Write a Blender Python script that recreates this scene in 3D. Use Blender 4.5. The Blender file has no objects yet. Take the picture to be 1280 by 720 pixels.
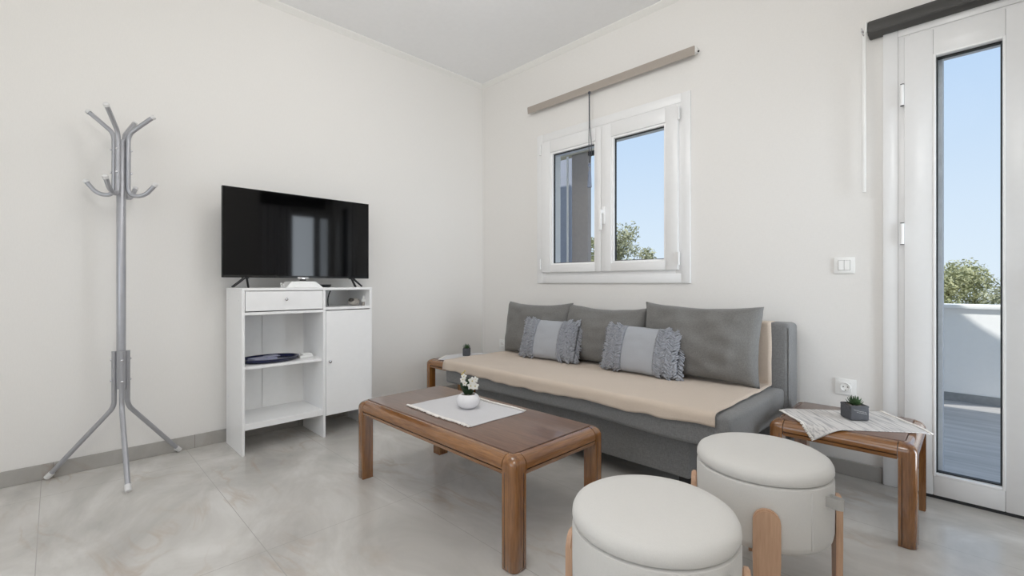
import bpy, bmesh, math, random
from mathutils import Vector, Matrix, noise
random.seed(7)
S = bpy.context.scene
COL = S.collection
PI = math.pi
R = math.radians

# ------------------------------------------------------------------ materials
def s2l(c):
    return tuple(((v/255)/12.92 if v/255 <= 0.04045 else ((v/255+0.055)/1.055)**2.4) for v in c)

def new_mat(name):
    m = bpy.data.materials.new(name)
    m.use_nodes = True
    nt = m.node_tree
    return m, nt, nt.nodes['Principled BSDF']

def coords(nt, scale=(1, 1, 1), rot=(0, 0, 0)):
    tc = nt.nodes.new('ShaderNodeTexCoord')
    mp = nt.nodes.new('ShaderNodeMapping')
    mp.inputs['Scale'].default_value = scale
    mp.inputs['Rotation'].default_value = rot
    nt.links.new(tc.outputs['Object'], mp.inputs['Vector'])
    return mp.outputs['Vector']

def noise_tex(nt, vec, scale, detail=4, rough=0.5, dist=0.0):
    n = nt.nodes.new('ShaderNodeTexNoise')
    n.inputs['Scale'].default_value = scale
    n.inputs['Detail'].default_value = detail
    n.inputs['Roughness'].default_value = rough
    n.inputs['Distortion'].default_value = dist
    nt.links.new(vec, n.inputs['Vector'])
    return n.outputs['Fac']

def ramp(nt, fac, stops):
    r = nt.nodes.new('ShaderNodeValToRGB')
    els = r.color_ramp.elements
    while len(els) < len(stops):
        els.new(0.5)
    for e, (p, c) in zip(els, stops):
        e.position = p
        e.color = (*c, 1)
    nt.links.new(fac, r.inputs['Fac'])
    return r.outputs['Color']

def bump(nt, bsdf, h, strength=0.2, dist=0.002):
    b = nt.nodes.new('ShaderNodeBump')
    b.inputs['Strength'].default_value = strength
    b.inputs['Distance'].default_value = dist
    nt.links.new(h, b.inputs['Height'])
    nt.links.new(b.outputs['Normal'], bsdf.inputs['Normal'])

def vary(c, k):
    return tuple(min(1, v*k) for v in c)

def plain(name, rgb, rough=0.5, metal=0.0, var=0.06, scale=30, bmp=0.0, ior=1.45):
    m, nt, b = new_mat(name)
    c = s2l(rgb)
    v = coords(nt)
    f = noise_tex(nt, v, scale, 3)
    nt.links.new(ramp(nt, f, [(0.3, vary(c, 1-var)), (0.7, vary(c, 1+var))]), b.inputs['Base Color'])
    b.inputs['Roughness'].default_value = rough
    b.inputs['Metallic'].default_value = metal
    b.inputs['IOR'].default_value = ior
    if bmp:
        bump(nt, b, noise_tex(nt, v, scale*6, 3), bmp, 0.001)
    return m

def fabric(name, rgb, var=0.12, weave=420, bstr=0.35, rough=0.9, blotch=6):
    m, nt, b = new_mat(name)
    c = s2l(rgb)
    v = coords(nt)
    vx = coords(nt, (0.18, 1, 1))
    vz = coords(nt, (1, 1, 0.18))
    f1 = noise_tex(nt, vx, weave, 2)
    f2 = noise_tex(nt, vz, weave, 2)
    f3 = noise_tex(nt, v, blotch, 4)
    mx = nt.nodes.new('ShaderNodeMath'); mx.operation = 'ADD'
    nt.links.new(f1, mx.inputs[0]); nt.links.new(f2, mx.inputs[1])
    mm = nt.nodes.new('ShaderNodeMath'); mm.operation = 'MULTIPLY_ADD'
    mm.inputs[1].default_value = 0.44
    nt.links.new(mx.outputs[0], mm.inputs[0])
    m3 = nt.nodes.new('ShaderNodeMath'); m3.operation = 'MULTIPLY'
    m3.inputs[1].default_value = 0.12
    nt.links.new(f3, m3.inputs[0]); nt.links.new(m3.outputs[0], mm.inputs[2])
    nt.links.new(ramp(nt, mm.outputs[0], [(0.35, vary(c, 1-var)), (0.65, vary(c, 1+var))]), b.inputs['Base Color'])
    b.inputs['Roughness'].default_value = rough
    b.inputs['Specular IOR Level'].default_value = 0.25
    b.inputs['Sheen Weight'].default_value = 0.15
    bump(nt, b, mx.outputs[0], bstr, 0.0012)
    return m

def wood(name, dark, light, axis='x', rough=0.28, scale=9, coat=0.3):
    m, nt, b = new_mat(name)
    st = {'x': (0.07, 1, 1), 'y': (1, 0.07, 1), 'z': (1, 1, 0.07)}[axis]
    v = coords(nt, st)
    f = noise_tex(nt, v, scale*5, 6, 0.6, 0.6)
    g = noise_tex(nt, v, scale*40, 3, 0.5)
    mx = nt.nodes.new('ShaderNodeMath'); mx.operation = 'MULTIPLY_ADD'; mx.inputs[1].default_value = 0.35
    nt.links.new(g, mx.inputs[0])
    m2 = nt.nodes.new('ShaderNodeMath'); m2.operation = 'MULTIPLY'; m2.inputs[1].default_value = 0.65
    nt.links.new(f, m2.inputs[0]); nt.links.new(m2.outputs[0], mx.inputs[2])
    nt.links.new(ramp(nt, mx.outputs[0], [(0.34, s2l(dark)), (0.66, s2l(light))]), b.inputs['Base Color'])
    b.inputs['Roughness'].default_value = rough
    b.inputs['Coat Weight'].default_value = coat*1.7
    b.inputs['Coat Roughness'].default_value = 0.07
    bump(nt, b, mx.outputs[0], 0.06, 0.001)
    return m

M = {}
M['wall'] = fabric('wall paper', (234, 232, 229), var=0.015, weave=220, bstr=0.05, rough=0.85, blotch=2)
M['ceiling'] = plain('ceiling paint', (246, 246, 247), 0.9, var=0.01)
M['crown'] = plain('crown moulding paint', (240, 239, 236), 0.6, var=0.01)
M['upvc'] = plain('white window plastic', (237, 237, 237), 0.25, var=0.008)
M['bead'] = plain('white glazing bead plastic', (250, 250, 250), 0.25, var=0.005)
M['gasket'] = plain('black rubber gasket', (45, 46, 48), 0.6)
M['alu_grey'] = plain('pale grey shutter rail', (226, 226, 232), 0.5)
M['white_plastic'] = plain('white plastic', (242, 242, 240), 0.3, var=0.01)
M['white_laminate'] = plain('white laminate', (243, 243, 243), 0.35, var=0.008, bmp=0.02)
M['back_board'] = plain('white back board', (246, 246, 245), 0.5, var=0.01)
M['steel'] = plain('silver painted steel', (172, 173, 178), 0.32, metal=0.45, var=0.03)
M['chrome'] = plain('chrome', (225, 225, 228), 0.12, metal=1.0, var=0.02)
M['tv_black'] = plain('black television plastic', (12, 12, 13), 0.25)
M['black_plastic'] = plain('black plastic', (28, 29, 32), 0.4)
M['screen'] = plain('television screen glass', (2, 2, 3), 0.05, var=0.0, ior=1.36)
M['sofa'] = fabric('grey sofa fabric', (122, 122, 122), var=0.2)
M['sofa_foot'] = plain('black sofa foot', (35, 34, 34), 0.5)  # own black colour of the sofa feet
M['cushion'] = fabric('grey cushion fabric', (119, 118, 116), var=0.2)
M['throw'] = fabric('beige throw fabric', (204, 189, 174), var=0.06, weave=700)
M['pillow'] = fabric('pale blue grey cotton', (171, 174, 180), var=0.05, weave=800)
M['yarn'] = fabric('blue grey yarn', (152, 155, 162), var=0.15, weave=500)
M['linen'] = fabric('ivory linen', (212, 210, 206), var=0.035, weave=900, bstr=0.25)
M['stool_wood'] = wood('pale oak', (184, 146, 118), (208, 172, 143), 'z', 0.5, 6, 0.05)
for ax in 'xyz':
    M['walnut_'+ax] = wood('varnished wood '+ax, (100, 60, 30), (156, 107, 58), ax, 0.22, 6, 0.55)
M['table_top'] = wood('dark varnished veneer', (98, 73, 60), (128, 98, 82), 'x', 0.33, 7, 0.25)
M['dark_seam'] = plain('dark wood seam', (50, 30, 18), 0.6)
M['mat'] = fabric('white woven cotton', (208, 207, 209), var=0.05, weave=500)
M['mat_fringe'] = fabric('white cotton fringe', (240, 236, 230), var=0.06, weave=500)
M['ceramic'] = plain('white glazed ceramic', (228, 227, 229), 0.45, var=0.03, scale=60)
M['soil'] = plain('grey pebbles', (120, 112, 106), 0.9, var=0.5, scale=150, bmp=0.6)
M['leaf'] = plain('dark green leaf', (42, 62, 40), 0.45, var=0.25)
M['succulent'] = plain('succulent green', (62, 88, 55), 0.5, var=0.25)
M['petal'] = plain('white petal', (250, 249, 244), 0.6, var=0.03)
M['petal_heart'] = plain('yellow flower heart', (200, 180, 110), 0.6)
M['slate'] = plain('charcoal concrete pot', (82, 83, 87), 0.8, var=0.1, scale=80, bmp=0.1)
M['chalk'] = plain('white chalk lettering', (215, 215, 215), 0.8)
M['navy'] = plain('navy enamel', (24, 30, 66), 0.2, var=0.1)
M['leaflet'] = plain('lilac grey paper', (160, 162, 185), 0.6, var=0.1)
M['blind_taupe'] = fabric('taupe blind fabric', (172, 163, 154), var=0.05, weave=600)
M['blind_dark'] = plain('charcoal blind cassette', (72, 71, 69), 0.45)
M['cord_dark'] = plain('dark grey cord', (82, 84, 90), 0.7)
M['cord_blue'] = plain('blue grey tassel', (128, 138, 158), 0.8, var=0.15, scale=200)
M['skirting'] = None
M['parapet'] = plain('white render', (246, 243, 240), 0.85, var=0.01)
M['terrace_skirt'] = plain('grey stone skirting', (150, 150, 150), 0.7, var=0.08)
M['ext_brown'] = plain('brown grey render', (178, 168, 163), 0.9, var=0.03)
M['ext_blue'] = plain('blue grey render', (168, 171, 184), 0.9, var=0.03)
M['ext_beige'] = plain('beige render', (205, 196, 180), 0.9, var=0.03)
M['ground'] = plain('dry earth', (150, 145, 115), 0.95, var=0.3, scale=3)
M['bark'] = plain('olive bark', (110, 100, 88), 0.9, var=0.3, scale=20, bmp=0.5)
M['stone_grey'] = plain('grey stoneware', (165, 160, 153), 0.5, var=0.15, scale=60)
M['stone_dark'] = plain('dark stoneware', (70, 66, 62), 0.5)
M['curtain'] = fabric('white sheer curtain', (235, 235, 238), var=0.03)
M['foot_rubber'] = plain('pale grey rubber cap', (222, 222, 222), 0.5, var=0.02)

def foliage(name, a, b_):
    m, nt, b = new_mat(name)
    v = coords(nt)
    f = noise_tex(nt, v, 3.5, 4, 0.6)
    nt.links.new(ramp(nt, f, [(0.32, s2l(a)), (0.68, s2l(b_))]), b.inputs['Base Color'])
    b.inputs['Roughness'].default_value = 0.6
    return m
M['olive'] = foliage('olive leaves', (122, 128, 92), (196, 193, 150))
M['olive_grey'] = foliage('grey olive leaves', (126, 130, 102), (196, 194, 164))

def glass(name):
    m = bpy.data.materials.new(name); m.use_nodes = True
    nt = m.node_tree; nt.nodes.clear()
    out = nt.nodes.new('ShaderNodeOutputMaterial')
    tr = nt.nodes.new('ShaderNodeBsdfTransparent'); tr.inputs[0].default_value = (0.96, 0.98, 0.985, 1)
    gl = nt.nodes.new('ShaderNodeBsdfGlossy'); gl.inputs['Roughness'].default_value = 0.0
    fr = nt.nodes.new('ShaderNodeFresnel'); fr.inputs['IOR'].default_value = 1.05
    mx = nt.nodes.new('ShaderNodeMixShader')
    nt.links.new(fr.outputs[0], mx.inputs[0]); nt.links.new(tr.outputs[0], mx.inputs[1]); nt.links.new(gl.outputs[0], mx.inputs[2])
    nt.links.new(mx.outputs[0], out.inputs[0])
    return m
M['glass'] = glass('window glass')

def tiles(name, base, vein, light, sx, sy, ox, oy, grout, rough, stretch=(1, 1, 1), gw=0.0016, brownk=0.5):
    m, nt, b = new_mat(name)
    v = coords(nt, stretch)
    big = noise_tex(nt, v, 1.6, 6, 0.6, 1.2)
    fine = noise_tex(nt, coords(nt, (stretch[0]*1.0, stretch[1]*2.0, 1), (0, 0, 0.5)), 1.9, 5, 0.5, 1.0)
    c1 = ramp(nt, big, [(0.30, s2l(light)), (0.5, s2l(base)), (0.70, vary(s2l(base), 0.80))])
    vn = nt.nodes.new('ShaderNodeValToRGB')
    els = vn.color_ramp.elements
    els[0].position = 0.465; els[0].color = (0, 0, 0, 1)
    els[1].position = 0.545; els[1].color = (0, 0, 0, 1)
    e = els.new(0.502); e.color = (1, 1, 1, 1)
    nt.links.new(fine, vn.inputs['Fac'])
    mask = noise_tex(nt, coords(nt, (1, 1, 1), (0, 0, 0)), 2.3, 2)
    mk = ramp(nt, mask, [(0.45, (0, 0, 0)), (0.65, (brownk,)*3)])
    mul = nt.nodes.new('ShaderNodeMath'); mul.operation = 'MULTIPLY'
    nt.links.new(vn.outputs['Color'], mul.inputs[0]); nt.links.new(mk, mul.inputs[1])
    mix = nt.nodes.new('ShaderNodeMix'); mix.data_type = 'RGBA'
    nt.links.new(mul.outputs[0], mix.inputs['Factor']); nt.links.new(c1, mix.inputs['A'])
    mix.inputs['B'].default_value = (*s2l(vein), 1)
    # grout lines
    tc = nt.nodes.new('ShaderNodeTexCoord'); sp = nt.nodes.new('ShaderNodeSeparateXYZ')
    nt.links.new(tc.outputs['Object'], sp.inputs[0])
    def line(sock, off, size):
        a = nt.nodes.new('ShaderNodeMath'); a.operation = 'SUBTRACT'; a.inputs[1].default_value = off
        nt.links.new(sock, a.inputs[0])
        p = nt.nodes.new('ShaderNodeMath'); p.operation = 'PINGPONG'; p.inputs[1].default_value = size/2
        nt.links.new(a.outputs[0], p.inputs[0])
        l = nt.nodes.new('ShaderNodeMath'); l.operation = 'LESS_THAN'; l.inputs[1].default_value = gw
        nt.links.new(p.outputs[0], l.inputs[0])
        return l.outputs[0]
    lx = line(sp.outputs['X'], ox, sx); ly = line(sp.outputs['Y'], oy, sy)
    mxx = nt.nodes.new('ShaderNodeMath'); mxx.operation = 'MAXIMUM'
    nt.links.new(lx, mxx.inputs[0]); nt.links.new(ly, mxx.inputs[1])
    mix2 = nt.nodes.new('ShaderNodeMix'); mix2.data_type = 'RGBA'
    nt.links.new(mxx.outputs[0], mix2.inputs['Factor']); nt.links.new(mix.outputs['Result'], mix2.inputs['A'])
    mix2.inputs['B'].default_value = (*s2l(grout), 1)
    nt.links.new(mix2.outputs['Result'], b.inputs['Base Color'])
    b.inputs['Roughness'].default_value = rough
    return m
M['floor'] = tiles('marble floor tiles', (199, 196, 191), (178, 156, 134), (221, 219, 215), 1.21, 0.61, 1.49, -2.378, (176, 173, 168), 0.2, (0.8, 1.25, 1), 0.0013, 0.42)
M['skirting'] = tiles('grey tile skirting', (172, 169, 164), (150, 130, 112), (184, 182, 178), 0.61, 0.61, 0.0, -2.335, (140, 136, 130), 0.35)
M['terrace'] = tiles('grey plank terrace tiles', (176, 172, 170), (140, 136, 134), (192, 188, 186), 1.2, 0.2, 0.3, 0.1, (160, 156, 154), 0.5, (0.5, 5, 1), 0.003, 0.3)

def stripes(name):
    m, nt, b = new_mat(name)
    f = noise_tex(nt, coords(nt, (1, 0.06, 1)), 120, 3, 0.6)
    nt.links.new(ramp(nt, f, [(0.40, s2l((178, 176, 177))), (0.48, s2l((212, 209, 207))), (0.7, s2l((226, 223, 220)))]), b.inputs['Base Color'])
    b.inputs['Roughness'].default_value = 0.9
    bump(nt, b, f, 0.4, 0.001)
    return m
M['runner'] = stripes('grey striped rag weave')

# ------------------------------------------------------------------ mesh helpers
def merge(bm, tmp, mat=None):
    if mat is not None:
        bmesh.ops.transform(tmp, matrix=mat, verts=tmp.verts)
    me = bpy.data.meshes.new('tmp')
    tmp.to_mesh(me); tmp.free()
    bm.from_mesh(me)
    bpy.data.meshes.remove(me)

def box(bm, lo, hi, bev=0.0, seg=2, mat=None):
    t = bmesh.new()
    bmesh.ops.create_cube(t, size=1)
    for v in t.verts:
        v.co = Vector([lo[i] + (v.co[i]+0.5)*(hi[i]-lo[i]) for i in range(3)])
    if bev > 0:
        bmesh.ops.bevel(t, geom=t.edges[:], offset=bev, segments=seg, profile=0.5, affect='EDGES')
    merge(bm, t, mat)

def tube(bm, pts, r, n=10, cap=True):
    pts = [Vector(p) for p in pts]
    rs = r if isinstance(r, (list, tuple)) else [r]*len(pts)
    rings = []
    up = None
    for i, p in enumerate(pts):
        if i == 0: d = pts[1]-p
        elif i == len(pts)-1: d = p-pts[i-1]
        else: d = (pts[i+1]-p).normalized()+(p-pts[i-1]).normalized()
        d.normalize()
        if up is None:
            up = Vector((0, 0, 1)) if abs(d.z) < 0.9 else Vector((1, 0, 0))
        a = d.cross(up)
        if a.length < 1e-5:
            a = d.cross(Vector((0, 1, 0.01)))
        a.normalize(); b = a.cross(d).normalized(); up = b
        rings.append([bm.verts.new(p+rs[i]*(math.cos(2*PI*k/n)*a+math.sin(2*PI*k/n)*b)) for k in range(n)])
    for A, B_ in zip(rings, rings[1:]):
        for k in range(n):
            bm.faces.new((A[k], A[(k+1) % n], B_[(k+1) % n], B_[k]))
    if cap:
        bm.faces.new(rings[0][::-1]); bm.faces.new(rings[-1])

def lathe(bm, prof, c=(0, 0, 0), n=40, cap=True):
    c = Vector(c)
    rings = [[bm.verts.new(c+Vector((r*math.cos(2*PI*k/n), r*math.sin(2*PI*k/n), z))) for k in range(n)] for r, z in prof]
    for A, B_ in zip(rings, rings[1:]):
        for k in range(n):
            bm.faces.new((A[k], A[(k+1) % n], B_[(k+1) % n], B_[k]))
    if cap:
        bm.faces.new(rings[0][::-1]); bm.faces.new(rings[-1])

def prism(bm, prof, to3d, a, b):
    """closed 2-D profile swept straight from a to b; to3d(u, v, t) gives the point"""
    A = [bm.verts.new(to3d(u, v, a)) for u, v in prof]
    B_ = [bm.verts.new(to3d(u, v, b)) for u, v in prof]
    n = len(prof)
    for k in range(n):
        bm.faces.new((A[k], A[(k+1) % n], B_[(k+1) % n], B_[k]))
    bm.faces.new(A[::-1]); bm.faces.new(B_)

def grid(bm, nu, nv, fn):
    V = [[bm.verts.new(fn(i/nu, j/nv)) for j in range(nv+1)] for i in range(nu+1)]
    for i in range(nu):
        for j in range(nv):
            bm.faces.new((V[i][j], V[i+1][j], V[i+1][j+1], V[i][j+1]))
    return V

def blob(bm, c, rx, ry, rz, seg=12, mat=None):
    t = bmesh.new()
    bmesh.ops.create_uvsphere(t, u_segments=seg, v_segments=max(6, seg//2+2), radius=1)
    for v in t.verts:
        v.co = Vector((v.co.x*rx, v.co.y*ry, v.co.z*rz))
    m = Matrix.Translation(Vector(c))
    if mat is not None:
        m = m @ mat
    merge(bm, t, m)

def bez(p0, p1, p2, n=8):
    p0, p1, p2 = Vector(p0), Vector(p1), Vector(p2)
    return [(1-t)**2*p0+2*t*(1-t)*p1+t*t*p2 for t in [i/n for i in range(n+1)]]

def obj(name, bm, mat, parent=None, loc=(0, 0, 0), smooth=True, angle=38, rot=(0, 0, 0)):
    bmesh.ops.recalc_face_normals(bm, faces=bm.faces)
    me = bpy.data.meshes.new(name)
    bm.to_mesh(me); bm.free()
    me.materials.append(M[mat] if isinstance(mat, str) else mat)
    if smooth:
        me.polygons.foreach_set('use_smooth', [True]*len(me.polygons))
        me.set_sharp_from_angle(angle=R(angle))
    o = bpy.data.objects.new(name, me)
    COL.objects.link(o)
    o.location = loc; o.rotation_euler = rot
    if parent: o.parent = parent
    return o

def tag(o, label, cat, group=None):
    o['label'] = label; o['category'] = cat
    if group: o['group'] = group
    return o

def thing(name, label, cat, loc=(0, 0, 0), rz=0, group=None):
    o = bpy.data.objects.new(name, None); COL.objects.link(o)
    o.empty_display_size = 0.1
    o.location = loc; o.rotation_euler = (0, 0, rz)
    return tag(o, label, cat, group)

def struct(name, bm, mat, parent=None, **k):
    o = obj(name, bm, mat, parent, **k)
    if parent is None: o['kind'] = 'structure'
    return o

def structure_root(name, loc=(0, 0, 0)):
    o = bpy.data.objects.new(name, None); COL.objects.link(o); o.location = loc
    o['kind'] = 'structure'
    return o

def dup(root, loc, rz=None, label=None):
    r = root.copy(); COL.objects.link(r); r.location = loc
    if rz is not None: r.rotation_euler = (0, 0, rz)
    if label: r['label'] = label
    for ch in list(root.children):
        c = ch.copy(); COL.objects.link(c); c.parent = r
        for g in list(ch.children):
            d = g.copy(); COL.objects.link(d); d.parent = c
    return r

NB = bmesh.new
# ------------------------------------------------------------------ room shell
H = 2.91
XE, YS = 3.86, -4.7           # east wall, south wall
T = 0.25
b = NB(); box(b, (-T, YS-T, -0.12), (XE+T, T, 0)); struct('floor', b, 'floor')
b = NB(); box(b, (-T, YS-T, H), (XE+T, T, H+0.2)); struct('ceiling', b, 'ceiling')
b = NB(); box(b, (-T, YS-T, 0), (0, T, H)); struct('wall_left', b, 'wall')

def wall_with_holes(name, axis, lo, hi, z1, holes, mat):
    """axis 'y': wall in plane y from lo=(x0,y0) to hi=(x1,y1); holes (a0,a1,z0,z1) along the wall"""
    b = NB()
    i = 0 if axis == 'y' else 1
    cuts = sorted(set([lo[i], hi[i]] + [h[0] for h in holes] + [h[1] for h in holes]))
    for a0, a1 in zip(cuts, cuts[1:]):
        zs = [(0, z1)]
        for h in holes:
            if h[0] <= a0 + 1e-6 and h[1] >= a1 - 1e-6:
                zs = [s for z0, z1_ in zs for s in ((z0, h[2]), (h[3], z1_)) if s[1]-s[0] > 1e-4]
        for z0, z1_ in zs:
            if i == 0: box(b, (a0, lo[1], z0), (a1, hi[1], z1_))
            else: box(b, (lo[0], a0, z0), (hi[0], a1, z1_))
    return struct(name, b, mat)

WX0, WX1, WZ0, WZ1 = 0.765, 2.01, 1.06, 2.20         # window opening
DX0, DX1, DZ1 = 3.08, 3.62, 2.215                    # door opening
wall_with_holes('wall_back', 'y', (0, 0), (XE+T, T), H, [(WX0, WX1, WZ0, WZ1), (DX0, DX1, 0, DZ1)], 'wall')
wall_with_holes('wall_right', 'x', (XE, YS-T), (XE+T, 0), H, [(-0.64, -0.01, 0, 2.02)], 'wall')
wall_with_holes('wall_front', 'y', (0, YS-T), (XE, YS), H, [(1.0, 3.6, 0.9, 2.3)], 'wall')

# crown mouldings
crown = [(0, 0), (0.004, 0), (0.010, 0.006), (0.022, 0.012), (0.032, 0.020), (0.040, 0.026), (0.040, 0.031), (0, 0.031)]
zc = H-0.031
b = NB(); prism(b, crown, lambda u, v, t: (u, t, zc+v), YS, 0); struct('trim_1', b, 'crown')
b = NB(); prism(b, crown, lambda u, v, t: (t, -u, zc+v), 0, XE); struct('trim_2', b, 'crown')
# skirting
b = NB(); box(b, (0, YS, 0), (0.010, 0, 0.078), 0.002, 1); struct('baseboard_left', b, 'skirting')
b = NB(); box(b, (0.010, -0.012, 0), (DX0-0.044, 0, 0.078), 0.002, 1); box(b, (DX1+0.044, -0.012, 0), (XE, 0, 0.078), 0.002, 1)
struct('baseboard_back', b, 'skirting')

# ------------------------------------------------------------------ window
win = structure_root('window_1', (0, 0, 0))
b = NB()
def frame(b, x0, x1, z0, z1, w, y0, y1, bev=0.003, wt=None, wb=None):
    wt = w if wt is None else wt; wb = w if wb is None else wb
    box(b, (x0, y0, z0), (x0+w, y1, z1), bev)
    box(b, (x1-w, y0, z0), (x1, y1, z1), bev)
    if wt: box(b, (x0+w, y0, z1-wt), (x1-w, y1, z1), bev)
    if wb: box(b, (x0+w, y0, z0), (x1-w, y1, z0+wb), bev)
frame(b, 0.724, 2.060, 1.004, 2.258, 0.062, -0.016, 0.0)
frame(b, WX0, WX1, WZ0, WZ1, 0.05, -0.012, 0.075)
obj('frame', b, 'upvc', win)
SZ0, SZ1 = 1.092, 2.180
def sash(x0, x1, gx0, gx1, gz0, gz1, hinge_right):
    b = NB()
    box(b, (x0, -0.034, SZ0), (gx0, 0.045, SZ1), 0.004); box(b, (gx1, -0.034, SZ0), (x1, 0.045, SZ1), 0.004)
    box(b, (gx0, -0.034, gz1), (gx1, 0.045, SZ1), 0.004); box(b, (gx0, -0.034, SZ0), (gx1, 0.045, gz0), 0.004)
    s = obj('sash', b, 'upvc', win)
    b = NB(); frame(b, gx0-0.001, gx1+0.001, gz0-0.001, gz1+0.001, 0.016, -0.024, 0.020, 0.002)
    obj('glazing_bead', b, 'bead', s)
    b = NB(); frame(b, gx0+0.014, gx1-0.014, gz0+0.014, gz1-0.014, 0.006, -0.004, 0.012, 0)
    obj('gasket', b, 'gasket', s)
    b = NB(); box(b, (gx0+0.01, 0.002, gz0+0.01), (gx1-0.01, 0.008, gz1-0.01)); obj('pane', b, 'glass', s)
    b = NB()
    hx = x1+0.008 if hinge_right else x0-0.008
    for z in (SZ0+0.03, SZ1-0.10):
        tube(b, [(hx, -0.036, z), (hx, -0.036, z+0.085)], 0.008, 10)
    obj('hinge', b, 'upvc', s)
    return s
s1 = sash(0.787, 1.384, 0.885, 1.332, 1.152, 2.085, False)
s2 = sash(1.386, 1.983, 1.472, 1.898, 1.152, 2.085, True)
# window handle on the right sash
b = NB()
box(b, (1.394, -0.044, 1.445), (1.424, -0.034, 1.575), 0.004)
box(b, (1.398, -0.074, 1.520), (1.420, -0.040, 1.548), 0.004)
box(b, (1.398, -0.086, 1.395), (1.420, -0.070, 1.550), 0.006)
obj('handle', b, 'bead', s2)
# outside reveal / shutter box edge above the glass
b = NB(); box(b, (WX0, 0.10, WZ1-0.085), (WX1, 0.20, WZ1)); struct('trim_3', b, 'alu_grey')

# ------------------------------------------------------------------ balcony door
door = structure_root('door_1')
b = NB()
frame(b, 3.040, 3.660, 0.0, 2.262, 0.058, -0.020, 0.0, 0.003, wb=0)
frame(b, DX0, DX1, 0.0, DZ1, 0.06, -0.014, 0.09, 0.003, wb=0)
obj('frame', b, 'upvc', door)
LX0, LX1, LZ0, LZ1 = 3.122, 3.580, 0.014, 2.190
GX0, GX1, GZ0, GZ1 = 3.226, 3.456, 0.106, 2.070
LY = -0.036
b = NB()
box(b, (LX0, LY, LZ0), (GX0, 0.05, LZ1), 0.004); box(b, (GX1, LY, LZ0), (LX1, 0.05, LZ1), 0.004)
box(b, (GX0, LY, GZ1), (GX1, 0.05, LZ1), 0.004); box(b, (GX0, LY, LZ0), (GX1, 0.05, GZ0), 0.004)
leaf = obj('door_leaf', b, 'upvc', door)
b = NB(); frame(b, GX0-0.001, GX1+0.001, GZ0-0.001, GZ1+0.001, 0.010, LY-0.003, -0.004, 0.002); obj('glazing_bead', b, 'bead', leaf)
b = NB(); frame(b, GX0+0.006, GX1-0.006, GZ0+0.006, GZ1-0.006, 0.008, -0.008, 0.018, 0); obj('gasket', b, 'gasket', leaf)
b = NB(); box(b, (GX0+0.004, 0.004, GZ0+0.004), (GX1-0.004, 0.010, GZ1-0.004)); obj('pane', b, 'glass', leaf)
b = NB()
for z in (0.25, 1.19, 1.86):
    tube(b, [(LX0-0.007, LY-0.002, z), (LX0-0.007, LY-0.002, z+0.10)], 0.0075, 12)
obj('hinge', b, 'bead', leaf)
b = NB()
for z in (0.248, 0.352, 1.188, 1.292, 1.858, 1.962):
    tube(b, [(LX0-0.007, LY-0.002, z), (LX0-0.007, LY-0.002, z+0.0025)], 0.0078, 12)
obj('hinge_ring', b, 'gasket', leaf)
b = NB(); box(b, (LX0, LY+0.004, 0.0), (LX1, 0.04, 0.014)); obj('threshold', b, 'gasket', door)
b = NB(); box(b, (3.540, LY-0.010, 0.93), (3.570, LY, 1.17), 0.004); box(b, (3.545, LY-0.045, 1.03), (3.565, LY-0.010, 1.055), 0.004)
box(b, (3.545, LY-0.056, 0.92), (3.565, LY-0.040, 1.056), 0.005)
h = obj('handle', b, 'bead', leaf)
# outside shutter guide and lintel
b = NB(); box(b, (DX0, 0.052, 0), (3.2545, 0.20, DZ1)); box(b, (3.50, 0.11, 0), (DX1, 0.20, DZ1))
box(b, (DX0, 0.11, 2.11), (DX1, 0.2, DZ1)); struct('trim_4', b, 'alu_grey')

# ------------------------------------------------------------------ window and door behind the camera
win2 = structure_root('window_2')
b = NB(); frame(b, 1.0, 3.6, 0.9, 2.3, 0.06, YS-0.12, YS+0.01)
box(b, (2.27, YS-0.12, 0.96), (2.33, YS+0.01, 2.24)); obj('frame', b, 'upvc', win2)
b = NB(); box(b, (1.05, YS-0.07, 0.95), (3.55, YS-0.064, 2.25)); obj('pane', b, 'glass', win2)
door2 = structure_root('door_2')
b = NB()
for y0, y1 in ((-0.64, -0.21), (-0.21, -0.01)):
    for q in (y0, y1-0.045): box(b, (XE+0.01, q, 0), (XE+0.08, q+0.045, 2.02), 0.003)
    box(b, (XE+0.01, y0+0.045, 1.95), (XE+0.08, y1-0.045, 2.02), 0.003); box(b, (XE+0.01, y0+0.045, 0), (XE+0.08, y1-0.045, 0.10), 0.003)
obj('frame', b, 'upvc', door2)
b = NB(); box(b, (XE+0.04, -0.60, 0.1), (XE+0.046, -0.05, 1.96)); obj('pane', b, 'glass', door2)

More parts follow.
